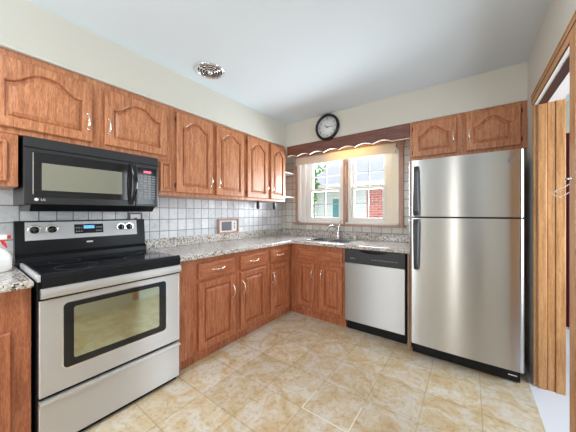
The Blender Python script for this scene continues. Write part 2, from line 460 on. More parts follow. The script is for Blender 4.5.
def sash(x0, x1, z0, z1, y, t=0.03):
    bm = NB()
    for a in ((x0, x0+t, z0, z1), (x1-t, x1, z0, z1)): box(bm, a[0], a[1], y, y+0.03, a[2], a[3], 0.003)
    for a in ((x0+t, x1-t, z0, z0+t), (x0+t, x1-t, z1-t, z1)): box(bm, a[0], a[1], y+0.001, y+0.029, a[2], a[3], 0.003)
    s = obj('window_sash', bm, 'white', win)
    bm = NB(); box(bm, x0+t, x1-t, y+0.012, y+0.016, z0+t, z1-t); obj('glass_pane', bm, 'glass', s)
    bm = NB(); xm = (x0+x1)/2; zm = (z0+z1)/2
    box(bm, xm-0.006, xm+0.006, y+0.008, y+0.022, z0+t, z1-t); box(bm, x0+t, x1-t, y+0.009, y+0.021, zm-0.006, zm+0.006)
    obj('muntin', bm, 'muntin', s)
for a, b in ((0.478, 0.978), (1.135, 1.572)):
    sash(a, b, 1.565, WZ1-0.02, 0.105, 0.034); sash(a, b, WZ0+0.05, 1.60, 0.072, 0.034)

# roller shade, rolled nearly up
sh = thing('roller_shade', 'cream roller shade rolled up at the top of the kitchen window', 'window shade', (1.03, -0.07, 2.015))
bm = NB(); lathe(bm, [(0.022, -0.70), (0.022, 0.70)], (0, 0, 0.035), axis=0, seg=20); obj('roller_tube', bm, 'shade', sh)
bxo('shade_cloth', 'shade', sh, -0.70, 0.70, -0.026, -0.022, -0.055, 0.035)
bxo('hem_bar', 'shade', sh, -0.70, 0.70, -0.03, -0.016, -0.065, -0.05, 0.003)

# valance board between the cabinets
x0, x1 = 0.402, 1.932
def scal(x):
    t = (x-0.56)/0.2
    f = t-math.floor(t)
    return 2.006+0.027*abs(math.sin(PI*f))**0.9 if x < 1.76 else 2.006
xs = [x0+(x1-x0)*i/168 for i in range(169)]
bm = NB(); prism(bm, [(x, scal(x)) for x in xs]+[(x1, CT-0.002), (x0, CT-0.002)], 1, -0.40, -0.382)
va = tag(obj('window_valance', bm, 'valance'), 'long wooden valance board with scalloped lower edge above the window', 'valance')
bm = NB(); prism(bm, [(x, scal(x)) for x in xs]+[(x, scal(x)-0.003) for x in reversed(xs)], 1, -0.403, -0.380)  # cream strip drawn as light catching the lower edge
obj('lit_edge_strip', bm, 'cream', va, 'pale strip painted as light caught along the scallops')
# fluorescent strip hidden behind the valance
lt = thing('strip_light', 'warm strip light tucked behind the wooden valance over the sink', 'lamp', (1.2, -0.25, CT))
bxo('housing', 'white', lt, -0.32, 0.32, -0.03, 0.03, -0.04, 0.0, 0.004)
bm = NB(); lathe(bm, [(0.013, -0.29), (0.013, 0.29)], (0, 0, -0.054), axis=0, seg=14); obj('glowing_tube', bm, 'lamp_warm', lt)
l = bpy.data.lights.new('strip_light_glow', 'AREA'); l.shape = 'RECTANGLE'; l.size = 0.56; l.size_y = 0.03; l.energy = 0.6; l.color = (1.0, 0.66, 0.22)
lo = bpy.data.objects.new('strip_light_glow', l); lo.location = (1.2, -0.25, CT-0.07); lo.rotation_euler = (math.radians(25), 0, 0); COL.objects.link(lo)

# ------------------------------------------------------------ cabinets
def door_mesh(wd, h, arch=0.0, th=0.024, rail=0.055, mw=None):
    """raised-panel door, lower-left corner at the origin, front face at y=-th; arch = rise of the cathedral top"""
    bm = NB()
    n = 26
    def loop(d, y):
        xa, xb, za, zs = rail+d, wd-rail-d, rail+d, h-rail-arch-d*(0.9 if arch else 1.0)
        pts = []
        for i in range(n): pts.append((xa+(xb-xa)*i/n, za))
        for i in range(6): pts.append((xb, za+(zs-za)*i/6))
        for i in range(n):
            t = i/n; u = abs(2*t-1)/0.9
            bmp = 0.5*(1+math.cos(PI*min(u, 1)**1.35))
            pts.append((xb+(xa-xb)*t, zs+arch*bmp))
        for i in range(6): pts.append((xa, zs+(za-zs)*i/6))
        return [bm.verts.new((p[0], y, p[1])) for p in pts]
    def outer(d, y):
        pts = []
        for i in range(n): pts.append((d+(wd-2*d)*i/n, d))
        for i in range(6): pts.append((wd-d, d+(h-2*d)*i/6))
        for i in range(n): pts.append((wd-d-(wd-2*d)*i/n, h-d))
        for i in range(6): pts.append((d, h-d-(h-2*d)*i/6))
        return [bm.verts.new((p[0], y, p[1])) for p in pts]
    def bridge(a, b, sm=False):
        k = len(a)
        for i in range(k):
            f = bm.faces.new((a[i], a[(i+1) % k], b[(i+1) % k], b[i])); f.smooth = sm
    L = [outer(0, 0), outer(0, -th+0.005), outer(0.005, -th), loop(-0.006, -th), loop(-0.002, -th+0.003), loop(0.001, -th+0.018), loop(0.011, -th+0.018),
         loop(0.013, -th+0.012), loop(0.030, -th+0.003), loop(0.031, -th+0.001), loop(0.035, -th+0.0005)]
    for a, b in zip(L, L[1:]): bridge(a, b)
    bm.faces.new(L[0]); bm.faces.new(L[-1][::-1])
    return bm
def drawer_mesh(wd, h, th=0.022):
    bm = NB()
    def loop(d, y): return [bm.verts.new(p) for p in ((d, y, d), (wd-d, y, d), (wd-d, y, h-d), (d, y, h-d))]
    L = [loop(0, 0), loop(0, -th+0.008), loop(0.004, -th+0.004), loop(0.022, -th+0.002), loop(0.026, -th-0.002), loop(0.03, -th-0.002)]
    for a, b in zip(L, L[1:]):
        for i in range(4): bm.faces.new((a[i], a[(i+1) % 4], b[(i+1) % 4], b[i]))
    bm.faces.new(L[0]); bm.faces.new(L[-1][::-1])
    return bm
def pull(parent, x, z, length=0.1, horiz=False, y=-0.023):
    bm = NB()
    pts = []; rr = []
    for i in range(15):
        t = i/14; s = (t-0.5)*length
        out = y-0.004-0.024*math.sin(PI*t)**0.6
        pts.append((x+s, out, z) if horiz else (x, out, z+s)); rr.append(0.0036+0.0022*math.sin(PI*t))
    tube(bm, pts, rr, 8)
    for s in (-length/2, length/2):
        c = (x+s, y, z) if horiz else (x, y, z+s)
        lathe(bm, [(0.008, 0.0), (0.008, 0.003), (0.006, 0.007), (0, 0.009)], c, axis=1, seg=12)
    return obj('handle', bm, 'nickel', parent)
def hinge(parent, x, z, y=0.0):
    bm = NB(); box(bm, x-0.004, x+0.004, y-0.010, y, z-0.018, z+0.018, 0.002); return obj('hinge', bm, 'darkbrown', parent)
def place(o, x, z, y=0.0): o.location = (x, y, z); return o
def cabinet_doors(c, doors, mv, mh, z0, z1, arch, rail=0.055):
    for d in doors:
        x0, x1, side, hz = d[:4]
        dm = obj('door', door_mesh(x1-x0, z1-z0, arch, rail=rail), mv, c); place(dm, x0, z0, -0.002)
        if side:
            hx = (x1-x0-0.024) if side == 'R' else 0.024
            pull(dm, hx, hz-z0)
        e = x0-0.006 if side == 'R' else x1+0.006
        for hz2 in (z0+0.06, z1-0.06): hinge(c, e, hz2)
def carcass(c, wd, z0, z1, depth, mv, toe=False, toprail=None):
    bxo('cabinet_body', mv, c, 0.001, wd-0.001, 0.019, depth, z0, z1 if not toprail else toprail)
    bxo('face_frame', mv, c, 0, wd, 0, 0.02, z0, z1, 0.0015)
    if toe: bxo('toe_kick', 'cherry', c, 0, wd+(0.036 if wd < 0.444 else 0), 0.035, 0.06, 0, z0)
FX = 0.37
# upper left run: local x runs along world +y, front faces +x
def upper(y0, y1, z0, z1, label, doors, arch=0.05, depth=0.365, rail=0.055, fx=FX):
    c = thing('wall_cabinet', label, 'cabinet', (fx, y0, 0), PI/2, 'oak wall cabinets on the left wall')
    carcass(c, y1-y0, z0, z1, depth, 'oak')
    cabinet_doors(c, [(a-y0, b-y0, s, h) for a, b, s, h in doors], 'oak', 'oak_h', *([z0+0.03, z1-0.035] if z1-z0 > 0.4 else [z0+0.03, z1-0.035]), arch, rail)
    return c
c = thing('wall_cabinet', 'wide low oak cabinet with two arched doors directly above the microwave', 'cabinet', (FX, -3.05, 0), PI/2, 'oak wall cabinets on the left wall')
carcass(c, 1.03, 1.693, CT-0.002, 0.365, 'oak')
cabinet_doors(c, [(0.04, 0.48, 'R', 1.853), (0.55, 0.985, 'L', 1.853)], 'oak', 'oak_h', 1.725, 2.108, 0.075)
def tall(y0, doors, y1, label):
    c = thing('wall_cabinet', label, 'cabinet', (FX, y0, 0), PI/2, 'oak wall cabinets on the left wall')
    carcass(c, y1-y0, 1.40, CT-0.002, 0.365, 'oak')
    cabinet_doors(c, [(a-y0, b-y0, s, 1.56) for a, b, s in doors], 'oak', 'oak_h', 1.43, 2.12, 0.062)
tall(-2.019, [(-1.98, -1.612, 'R'), (-1.565, -1.195, 'L')], -1.168, 'tall two-door oak wall cabinet nearest the microwave')
tall(-1.167, [(-1.140, -0.788, 'R'), (-0.732, -0.43, 'L')], -0.407, 'tall two-door oak wall cabinet at the corner beside the window')
def narrow(y0, y1, label):
    c = thing('wall_cabinet', label, 'cabinet', (FX, y0, 0), PI/2, 'oak wall cabinets on the left wall')
    carcass(c, y1-y0, 1.40, 1.691, 0.365, 'oak')
    return c
c = narrow(-2.128, -2.020, 'narrow oak cabinet squeezed between the microwave and the tall cabinets')
d = obj('door', door_mesh(0.088, 0.24, 0, rail=0.014), 'oak', c); place(d, 0.012, 1.43, -0.002)
for z in (1.47, 1.63): hinge(c, 0.104, z)
c = narrow(-3.06, -2.905, 'small oak cabinet left of the microwave at the picture edge')
d = obj('door', door_mesh(0.10, 0.225, 0, rail=0.018), 'oak', c); place(d, 0.012, 1.425, -0.002)

# corner display shelves at the end of the upper run
sh = thing('corner_shelf', 'small white rounded shelves in the corner between wall cabinet and window', 'shelf', (0.0, -0.404, 0))
for z in (1.49, 1.84):
    bm = NB(); n = 16
    pts = [(0.0, 0.0), (0.30, 0.0)]+[(0.30-0.0*i+0.0, 0.0+0.20*i/n) for i in range(1, n)]+[(0.30-0.06*(1-math.cos(PI/2*i/n)), 0.20+0.17*math.sin(PI/2*i/n)) for i in range(n+1)]+[(0.0, 0.40)]
    prism(bm, pts, 2, z-0.016, z); obj('shelf_board', bm, 'shelfwhite', sh)

# fridge-top cabinet
c = thing('wall_cabinet', 'two-door oak cabinet above the refrigerator', 'cabinet', (1.936, -0.40, 0))
carcass(c, RX-0.002-1.936, 1.772, CT-0.002, 0.395, 'oak')
for x0_, x1_, s in ((0.028, 0.386, 'R'), (0.456, 0.815, 'L')):
    dm = obj('door', door_mesh(x1_-x0_, 0.325, 0.07), 'oak', c); place(dm, x0_, 1.80, -0.002)
    pull(dm, (x1_-x0_-0.022) if s == 'R' else 0.022, 0.135)
    for hz in (1.85, 2.08): hinge(c, x0_-0.006 if s == 'R' else x1_+0.006, hz)

# base cabinets, left run (local x = world +y)
CB = 0.874
def base_left(y0, y1, label, door, drawer, side, hz=0.49):
    c = thing('base_cabinet', label, 'cabinet', (0.60, y0, 0), PI/2, 'reddish base cabinets under the granite')
    carcass(c, y1-y0, 0.085, CB, 0.595, 'cherry', toe=True)
    dm = obj('door', door_mesh(door[1]-door[0], 0.56, 0), 'cherry', c); place(dm, door[0]-y0, 0.108, -0.002)
    pull(dm, (door[1]-door[0]-0.026) if side == 'R' else 0.026, hz-0.108+0.03, 0.11)
    if drawer:
        dr = obj('drawer', drawer_mesh(drawer[1]-drawer[0], 0.135), 'oak_shaded_h', c); place(dr, drawer[0]-y0, 0.695, -0.002)
        pull(dr, (drawer[1]-drawer[0])/2, 0.068, 0.12, True)
    return c
base_left(-2.095, -1.492, 'base cabinet with drawer and wide door beside the stove', (-1.918, -1.53), (-1.918, -1.53), 'R')
base_left(-1.491, -1.046, 'middle base cabinet with drawer and door on the left wall run', (-1.453, -1.086), (-1.453, -1.086), 'L')
base_left(-1.045, -0.602, 'narrow base cabinet with drawer and door nearest the inside corner', (-1.0, -0.672), (-1.0, -0.672), 'L')
c = base_left(-3.60, -2.884, 'reddish base cabinet at the lower left picture edge, left of the stove', (-3.56, -2.955), None, 'L')

# sink base on the back run
c = thing('base_cabinet', 'sink base cabinet with two doors and a false drawer front', 'cabinet', (0.602, -0.60, 0), 0, 'reddish base cabinets under the granite')
bxo('cabinet_body', 'cherry', c, 0.001, 0.722, 0.019, 0.595, 0.085, 0.66)
bxo('face_frame', 'cherry', c, 0, 0.723, 0, 0.02, 0.085, CB, 0.0015)
bxo('toe_kick', 'cherry', c, -0.036, 0.723, 0.035, 0.06, 0, 0.085)
for a, b, s in ((0.725, 0.955, 'R'), (1.035, 1.303, 'L')):
    dm = obj('door', door_mesh(b-a, 0.515, 0, rail=0.05), 'cherry', c); place(dm, a-0.602, 0.14, -0.002)
    pull(dm, (b-a-0.022) if s == 'R' else 0.022, 0.40, 0.10)
dr = obj('false_drawer_front', drawer_mesh(0.58, 0.11), 'oak_shaded_h', c); place(dr, 0.722-0.602, 0.705, -0.002)

# ------------------------------------------------------------ countertops
def slab(name, cells_x, cells_y, keep, z0, z1, bev, label, cat):
    bm = NB(); vs = {}
    def v(i, j):
        if (i, j) not in vs: vs[i, j] = bm.verts.new((cells_x[i], cells_y[j], z1))
        return vs[i, j]
    fs = []
    for i in range(len(cells_x)-1):
        for j in range(len(cells_y)-1):
            if keep(i, j): fs.append(bm.faces.new((v(i, j), v(i+1, j), v(i+1, j+1), v(i, j+1))))
    r = bmesh.ops.extrude_face_region(bm, geom=fs)
    for g in r['geom']:
        if isinstance(g, bmesh.types.BMVert): g.co.z = z0
    bmesh.ops.recalc_face_normals(bm, faces=bm.faces)
    es = [e for e in bm.edges if len(e.link_faces) == 2 and e.link_faces[0].normal.dot(e.link_faces[1].normal) < 0.3
          and abs(e.verts[0].co.z-e.verts[1].co.z) < 1e-6]
    bmesh.ops.bevel(bm, geom=es, offset=bev, segments=3, affect='EDGES', profile=0.5)
    o = obj(name, bm, 'granite')
    return tag(o, label, cat) if label else o
X = [0.003, 0.655, 0.80, 1.30, 1.985]; Y = [-2.10, -0.655, -0.53, -0.14, -0.003]
ct = slab('countertop', X, Y, lambda i, j: (i == 0 or j >= 1) and not (i == 2 and j == 2), 0.876, 0.914, 0.011,
          'L-shaped speckled granite countertop running from stove to refrigerator', 'countertop')
bm = NB(); box(bm, 0.003, 0.024, -2.10, -0.003, 0.9142, 1.005, 0.003); box(bm, 0.0245, 1.985, -0.024, -0.003, 0.9142, 0.998, 0.003)
obj('backsplash_strip', bm, 'granite', ct)
ct2 = slab('countertop', [0.003, 0.655], [-3.62, -2.882], lambda i, j: True, 0.876, 0.914, 0.011,
           'short granite countertop left of the stove holding the spray bottle', 'countertop')
bm = NB(); box(bm, 0.003, 0.024, -3.62, -2.884, 0.9142, 1.0, 0.003); obj('backsplash_strip', bm, 'granite', ct2)

# sink
sk = thing('sink', 'stainless steel double-bowl sink set into the granite under the window', 'sink', (1.05, -0.335, 0.914))
bm = NB()
for a, b in ((-0.245, -0.015), (0.015, 0.245)):
    z0, z1, t = -0.17, 0.0015, 0.004
    box(bm, a, b, -0.19, -0.19+t, z0, z1); box(bm, a, b, 0.19-t, 0.19, z0, z1)
    box(bm, a, a+t, -0.19+t, 0.19-t, z0, z1); box(bm, b-t, b, -0.19+t, 0.19-t, z0, z1); box(bm, a+t, b-t, -0.19+t, 0.19-t, z0, z0+t)
obj('bowls', bm, 'sinksteel', sk)
bm = NB(); box(bm, -0.262, 0.262, -0.207, -0.186, 0.0005, 0.005, 0.002); box(bm, -0.262, 0.262, 0.186, 0.207, 0.0005, 0.005, 0.002)
for a, b in ((-0.262, -0.241), (-0.019, 0.019), (0.241, 0.262)): box(bm, a, b, -0.186, 0.186, 0.0005, 0.005, 0.0015)
obj('rim', bm, 'chrome', sk)
for cx in (-0.13, 0.13):
    bm = NB(); lathe(bm, [(0.04, 0), (0.04, 0.003), (0.028, 0.004), (0, 0.002)], (cx, 0, -0.166)); obj('drain', bm, 'chrome', sk)

# faucet
fc = thing('faucet', 'chrome single-lever faucet arching over the sink', 'faucet', (1.01, -0.085, 0.915))
bm = NB(); lathe(bm, [(0.032, 0), (0.032, 0.006), (0.026, 0.012), (0.024, 0.05), (0.026, 0.085), (0.022, 0.10), (0, 0.108)], (0, 0, 0)); obj('faucet_body', bm, 'chrome', fc)
bm = NB(); pts = []
for i in range(17):
    t = i/16
    pts.append((-0.10*t, -0.17*t, 0.085+0.085*math.sin(PI*(0.08+0.80*t))-0.02*t*t))
tube(bm, pts, 0.013, 12); obj('spout', bm, 'chrome', fc)
bm = NB(); tube(bm, [(0, 0, 0.10), (0.01, 0.0, 0.15), (0.03, 0.0, 0.21), (0.05, 0.0, 0.235)], [0.016, 0.011, 0.008, 0.009], 10); obj('lever', bm, 'chrome', fc)
bm = NB(); lathe(bm, [(0.019, 0), (0.019, 0.03), (0.015, 0.042), (0, 0.045)], (0, 0, 0))
ag = tag(obj('sink_air_gap', bm, 'plastic_white'), 'small white cap standing on the counter right of the faucet', 'cap'); ag.location = (1.24, -0.085, 0.9145)

# ------------------------------------------------------------ stove
SF, S0, S1 = 0.66, -2.868, -2.108
st = thing('stove', 'freestanding stainless and black electric stove with glass cooktop', 'stove', (0, S0, 0), 0)
W = S1-S0
bxo('stove_body', 'black', st, 0.03, SF-0.03, 0.0, W, 0.03, 0.905, 0.003)
bm = NB(); box(bm, 0.03, SF-0.01, 0.0, W, 0.9055, 0.925, 0.004); obj('cooktop_frame', bm, 'black', st)
bxo('glass_cooktop', 'blackgloss', st, 0.125, SF-0.03, 0.02, W-0.02, 0.924, 0.932, 0.002)
for i, (x, y, r) in enumerate([(0.5, 0.19, 0.10), (0.5, 0.57, 0.115), (0.24, 0.19, 0.08), (0.24, 0.57, 0.09)]):
    bm = NB()
    tube(bm, [(x+r*math.cos(2*PI*k/40), y+r*math.sin(2*PI*k/40), 0.9322) for k in range(40)], 0.0009, 4, True)
    obj('burner_ring', bm, 'charcoal', st)
bm = NB(); box(bm, 0.135, SF+0.003, -0.003, 0.010, 0.900, 0.934, 0.002); obj('side_trim', bm, 'panel', st, 'bright metal side trim of the cooktop')
bm = NB(); prism(bm, [(SF-0.03, 0.865), (SF, 0.865), (SF+0.004, 0.915), (SF-0.002, 0.934), (SF-0.03, 0.934)], 1, 0.0145, W); obj('front_band', bm, 'black', st)
# oven door
dr = bxo('oven_door', 'steel_stove', st, SF-0.03, SF, 0.004, W-0.004, 0.302, 0.80, 0.004)
def rrect(y0, y1, z0, z1, r, n=6):
    out = []
    for cy, cz, a0 in ((y1-r, z1-r, 0), (y0+r, z1-r, PI/2), (y0+r, z0+r, PI), (y1-r, z0+r, 1.5*PI)):
        for i in range(n+1):
            a = a0+PI/2*i/n; out.append((cy+r*math.cos(a), cz+r*math.sin(a)))
    return out
bm = NB(); prism(bm, rrect(0.092, 0.660, 0.408, 0.772, 0.025), 0, SF-0.002, SF+0.0015); obj('window_bezel', bm, 'chrome', dr, 'thin bright rim around the oven window')
bm = NB(); prism(bm, rrect(0.098, 0.654, 0.414, 0.766, 0.022), 0, SF, SF+0.0022); obj('window_border', bm, 'blackgloss', dr)
ovg = mat('oven_glass', (0.46, 0.48, 0.34), 0.05, 0.95); M['ovg'] = ovg
ovg.node_tree.nodes['Principled BSDF'].inputs['IOR'].default_value = 2.3
bm = NB(); prism(bm, rrect(0.141, 0.605, 0.455, 0.738, 0.012), 0, SF+0.001, SF+0.0032); obj('oven_window', bm, 'ovg', dr)
bm = NB(); prism(bm, [(SF-0.01, 0.812), (SF+0.010, 0.812), (SF+0.026, 0.822), (SF+0.03, 0.84), (SF+0.022, 0.856), (SF+0.006, 0.862), (SF-0.01, 0.862)], 1, 0.008, W-0.004, True)
obj('oven_handle', bm, 'steel_stove', dr, 'full-width stainless handle')
bxo('vent_gap', 'black', st, SF-0.03, SF-0.006, 0.004, W-0.004, 0.80, 0.865)
dw = bxo('storage_drawer', 'steel_stove', st, SF-0.03, SF-0.002, 0.004, W-0.004, 0.032, 0.258, 0.003)
bm = NB(); prism(bm, [(SF-0.02, 0.258), (SF, 0.258), (SF+0.014, 0.264), (SF+0.016, 0.276), (SF+0.008, 0.283), (SF-0.02, 0.283)], 1, 0.004, W-0.004, True)
obj('drawer_lip', bm, 'steel_stove', dw, 'bright rolled lip')
bxo('kick_panel', 'black', st, SF-0.06, SF-0.03, 0.01, W-0.01, 0.0, 0.05)
for a in (0.03, W-0.05): bxo('levelling_foot', 'black', st, 0.08, 0.11, a, a+0.03, 0.0, 0.03)
# backguard
bm = NB(); prism(bm, [(0.028, 0.925), (0.118, 0.925), (0.115, 0.962), (0.088, 0.985), (0.088, 1.05), (0.070, 1.198), (0.028, 1.198)], 1, -0.022, W+0.002); bg_ = obj('backguard', bm, 'black', st)
bm = NB()
def gx(z): return 0.088-0.018*(z-1.05)/0.148
prism(bm, [(gx(1.068), 1.068), (gx(1.068)+0.004, 1.070), (gx(1.19)+0.004, 1.188), (gx(1.19), 1.19)], 1, 0.024, W-0.064); obj('control_panel', bm, 'panel', bg_, 'pale stainless control panel')
bm = NB(); z0, z1 = 1.10, 1.168
prism(bm, [(gx(z0)+0.003, z0), (gx(z0)+0.0055, z0), (gx(z1)+0.0055, z1), (gx(z1)+0.003, z1)], 1, 0.275, 0.452); obj('display_panel', bm, 'blackgloss', bg_)
bm = NB(); z0, z1 = 1.135, 1.158
prism(bm, [(gx(z0)+0.005, z0), (gx(z0)+0.0065, z0), (gx(z1)+0.0065, z1), (gx(z1)+0.005, z1)], 1, 0.330, 0.395); obj('clock_display', bm, 'lcd_blue', bg_)
for base in (0.284, 0.405):
    bm = NB()
    for k in range(3):
        for r in range(2):
            y = base+0.014*k; z = 1.112+0.026*r
            box(bm, gx(z)+0.005, gx(z)+0.0062, y, y+0.009, z, z+0.009)
    obj('keypad', bm, 'label_grey', bg_)
for y in (0.068, 0.155, 0.578, 0.638):
    z = 1.138
    bm = NB(); lathe(bm, [(0.033, 0.0), (0.033, 0.002), (0.030, 0.003)], (gx(z)+0.003, y, z), axis=0, seg=28)
    kb = obj('knob_ring', bm, 'chrome', bg_)
    bm = NB(); lathe(bm, [(0.024, 0.0), (0.023, 0.014), (0.020, 0.019), (0, 0.02)], (gx(z)+0.005, y, z), axis=0, seg=24)
    box(bm, gx(z)+0.02, gx(z)+0.031, y-0.005, y+0.005, z-0.021, z+0.021, 0.002); obj('knob', bm, 'blackgloss', bg_)
bm = NB(); prism(bm, rrect(0.345, 0.385, 1.030, 1.042, 0.0055), 0, 0.0875, 0.0895); obj('badge', bm, 'label_white', bg_)

# ------------------------------------------------------------ microwave
mw = thing('microwave', 'black over-the-range microwave mounted above the stove', 'microwave', (0, -2.888, 0), 0)
W = 0.744; MX = 0.40
bm = NB(); box(bm, 0.003, MX-0.022, 0, W, 1.30, 1.690, 0.003); obj('microwave_body', bm, 'black', mw)
bm = NB(); prism(bm, [(0.02, 1.262), (MX-0.05, 1.262), (MX-0.012, 1.300), (0.02, 1.300)], 1, 0.03, W-0.02); obj('vent_base', bm, 'black', mw)
mt = bxo('top_grille', 'mwface', mw, MX-0.022, MX, 0, W, 1.628, 1.690, 0.004)
md = bxo('door', 'mwface', mw, MX-0.022, MX, 0, 0.575, 1.302, 1.625, 0.004)
mc = bxo('control_panel', 'mwface', mw, MX-0.022, MX, 0.578, W, 1.302, 1.625, 0.004)
bm = NB(); box(bm, MX-0.001, MX+0.002, 0.036, 0.530, 1.345, 1.605, 0.001); obj('door_inlay', bm, 'blackgloss', md)
bm = NB(); box(bm, MX+0.001, MX+0.003, 0.074, 0.490, 1.385, 1.545, 0.0008); obj('viewing_window', bm, 'mwglass', md)
bm = NB(); box(bm, MX+0.0005, MX+0.003, 0.036, 0.040, 1.36, 1.60); obj('edge_strip', bm, 'chrome', md)
bm = NB()
tube(bm, [(MX+0.008+0.030*math.sin(PI*min(1, max(0, i/16)))**0.7, 0.545+0.012*math.sin(PI*i/16), 1.318+0.295*i/16) for i in range(17)], [0.012+0.010*math.sin(PI*i/16) for i in range(17)], 12)
obj('handle', bm, 'blackgloss', md)
R90 = Matrix.Rotation(PI/2, 4, 'Z')
bm = NB(); lathe(bm, [(0.009, 0), (0.009, 0.001), (0, 0.001)], (MX+0.0015, 0.052, 1.330), axis=0, seg=20)
obj('emblem', bm, 'label_white', md)
text('LG', 0.017, 'brand_letters', 'label_white', md, Matrix.Translation((MX+0.002, 0.080, 1.3295)) @ R90 @ FRONT)
bm = NB(); box(bm, MX-0.0005, MX+0.0018, 0.590, 0.732, 1.318, 1.60, 0.0006); kp = obj('keypad_plate', bm, 'blackgloss', mc)
bm = NB(); box(bm, MX+0.001, MX+0.0025, 0.635, 0.690, 1.560, 1.576); obj('digital_display', bm, 'lcd_red', mc)
bm = NB()
for r in range(10):
    for k in range(4):
        y = 0.607+0.031*k; z = 1.532-0.019*r
        box(bm, MX+0.001, MX+0.0024, y, y+0.020, z, z+0.008)
obj('keys', bm, 'label_grey', mc)

# ------------------------------------------------------------ dishwasher
dwk = thing('dishwasher', 'stainless dishwasher with black control panel between sink cabinet and refrigerator', 'dishwasher', (1.335, -0.62, 0))
bxo('tub_body', 'steel_side', dwk, 0.003, 0.597, 0.03, 0.60, 0.10, 0.868)
bxo('door_panel', 'steel_dw', dwk, 0.0, 0.598, -0.002, 0.028, 0.108, 0.722, 0.004)
cp = bxo('control_panel', 'charcoal', dwk, 0.0, 0.600, -0.006, 0.028, 0.726, 0.868, 0.004)
bm = NB(); prism(bm, [(0.17+0.26*i/12, 0.852-0.018*math.sin(PI*i/12)) for i in range(13)]+[(0.43, 0.862), (0.17, 0.862)], 1, -0.009, -0.005); obj('pocket_handle', bm, 'blackgloss', cp)
bm = NB()
for i in range(9): box(bm, 0.29+0.028*i, 0.305+0.028*i, -0.0072, -0.0055, 0.776, 0.783)
obj('buttons', bm, 'label_grey', cp)
bm = NB(); box(bm, 0.06, 0.115, -0.0072, -0.0055, 0.772, 0.779); obj('badge', bm, 'label_grey', cp)
bxo('toe_panel', 'black', dwk, 0.005, 0.595, 0.060, 0.08, 0.0, 0.106)

tag(bxo('filler_panel', 'sillwood', None, 1.950, 1.980, -0.60, -0.03, 0.0, 0.872), 'narrow pale filler strip between dishwasher and refrigerator', 'panel')

# ------------------------------------------------------------ refrigerator
F0, F1 = 1.992, 2.728
fr = thing('refrigerator', 'tall stainless top-freezer refrigerator with black handles', 'refrigerator', (F0, -0.775, 0))
W = F1-F0
bxo('cabinet_shell', 'steel_side', fr, 0.004, W-0.004, 0.075, 0.74, 0.14, 1.695, 0.004)
bxo('base_frame', 'black', fr, 0.012, W-0.012, 0.13, 0.72, 0.012, 0.139)
def fdoor(z0, z1, name):
    pts = []; r = 0.028; n = 7
    for i in range(n+1):
        a = PI+PI/2*i/n; pts.append((r+r*math.cos(a), r+r*math.sin(a)))
    for i in range(1, 12):
        t = i/12; pts.append((r+(W-2*r)*t, -0.006*math.sin(PI*t)))
    for i in range(n+1):
        a = 1.5*PI+PI/2*i/n; pts.append((W-r+r*math.cos(a), r+r*math.sin(a)))
    pts += [(W, 0.068), (0, 0.068)]
    bm = NB(); prism(bm, pts, 2, z0, z1, True)
    for f in bm.faces:
        if abs(f.normal.z) > 0.9 or len(f.verts) > 4: f.smooth = False
    return obj(name, bm, 'steel', fr)
lo_ = fdoor(0.135, 1.209, 'refrigerator_door'); up_ = fdoor(1.222, 1.700, 'freezer_door')
bxo('door_gasket', 'black', fr, 0.02, W-0.02, 0.02, 0.07, 1.205, 1.226)
bxo('kick_grille', 'black', fr, 0.012, W-0.012, 0.105, 0.13, 0.012, 0.14)
for x in (0.04, W-0.07): bxo('roller_foot', 'black', fr, x, x+0.03, 0.14, 0.18, 0.0, 0.03)
bxo('levelling_bolt', 'chrome', fr, W-0.08, W-0.03, 0.092, 0.106, 0.055, 0.063)
def fh(z0, z1, w0, w1, par):
    bm = NB(); n = 10; rows = []
    for i in range(n+1):
        t = i/n; z = z0+(z1-z0)*t; hw = (w0+(w1-w0)*t)/2; o_ = -0.050 if 0 < i < n else -0.034
        c = 0.062
        rows.append([bm.verts.new((c-hw, -0.003, z)), bm.verts.new((c-hw, o_+0.008, z)), bm.verts.new((c-hw+0.008, o_, z)), bm.verts.new((c+hw-0.008, o_, z)), bm.verts.new((c+hw, o_+0.008, z)), bm.verts.new((c+hw, -0.003, z))])
    for a, b in zip(rows, rows[1:]):
        for k in range(5): bm.faces.new((a[k], a[k+1], b[k+1], b[k]))
        bm.faces.new((a[5], a[0], b[0], b[5]))
    bm.faces.new(rows[0]); bm.faces.new(rows[-1][::-1])
    return obj('handle', bm, 'charcoal', par, 'tapered black handle')
fh(1.645, 1.228, 0.032, 0.048, up_); fh(1.200, 0.775, 0.048, 0.034, lo_)
bm = NB(); box(bm, 0.648, 0.680, -0.0045, -0.001, 1.612, 1.640, 0.001); obj('badge', bm, 'slate', up_)

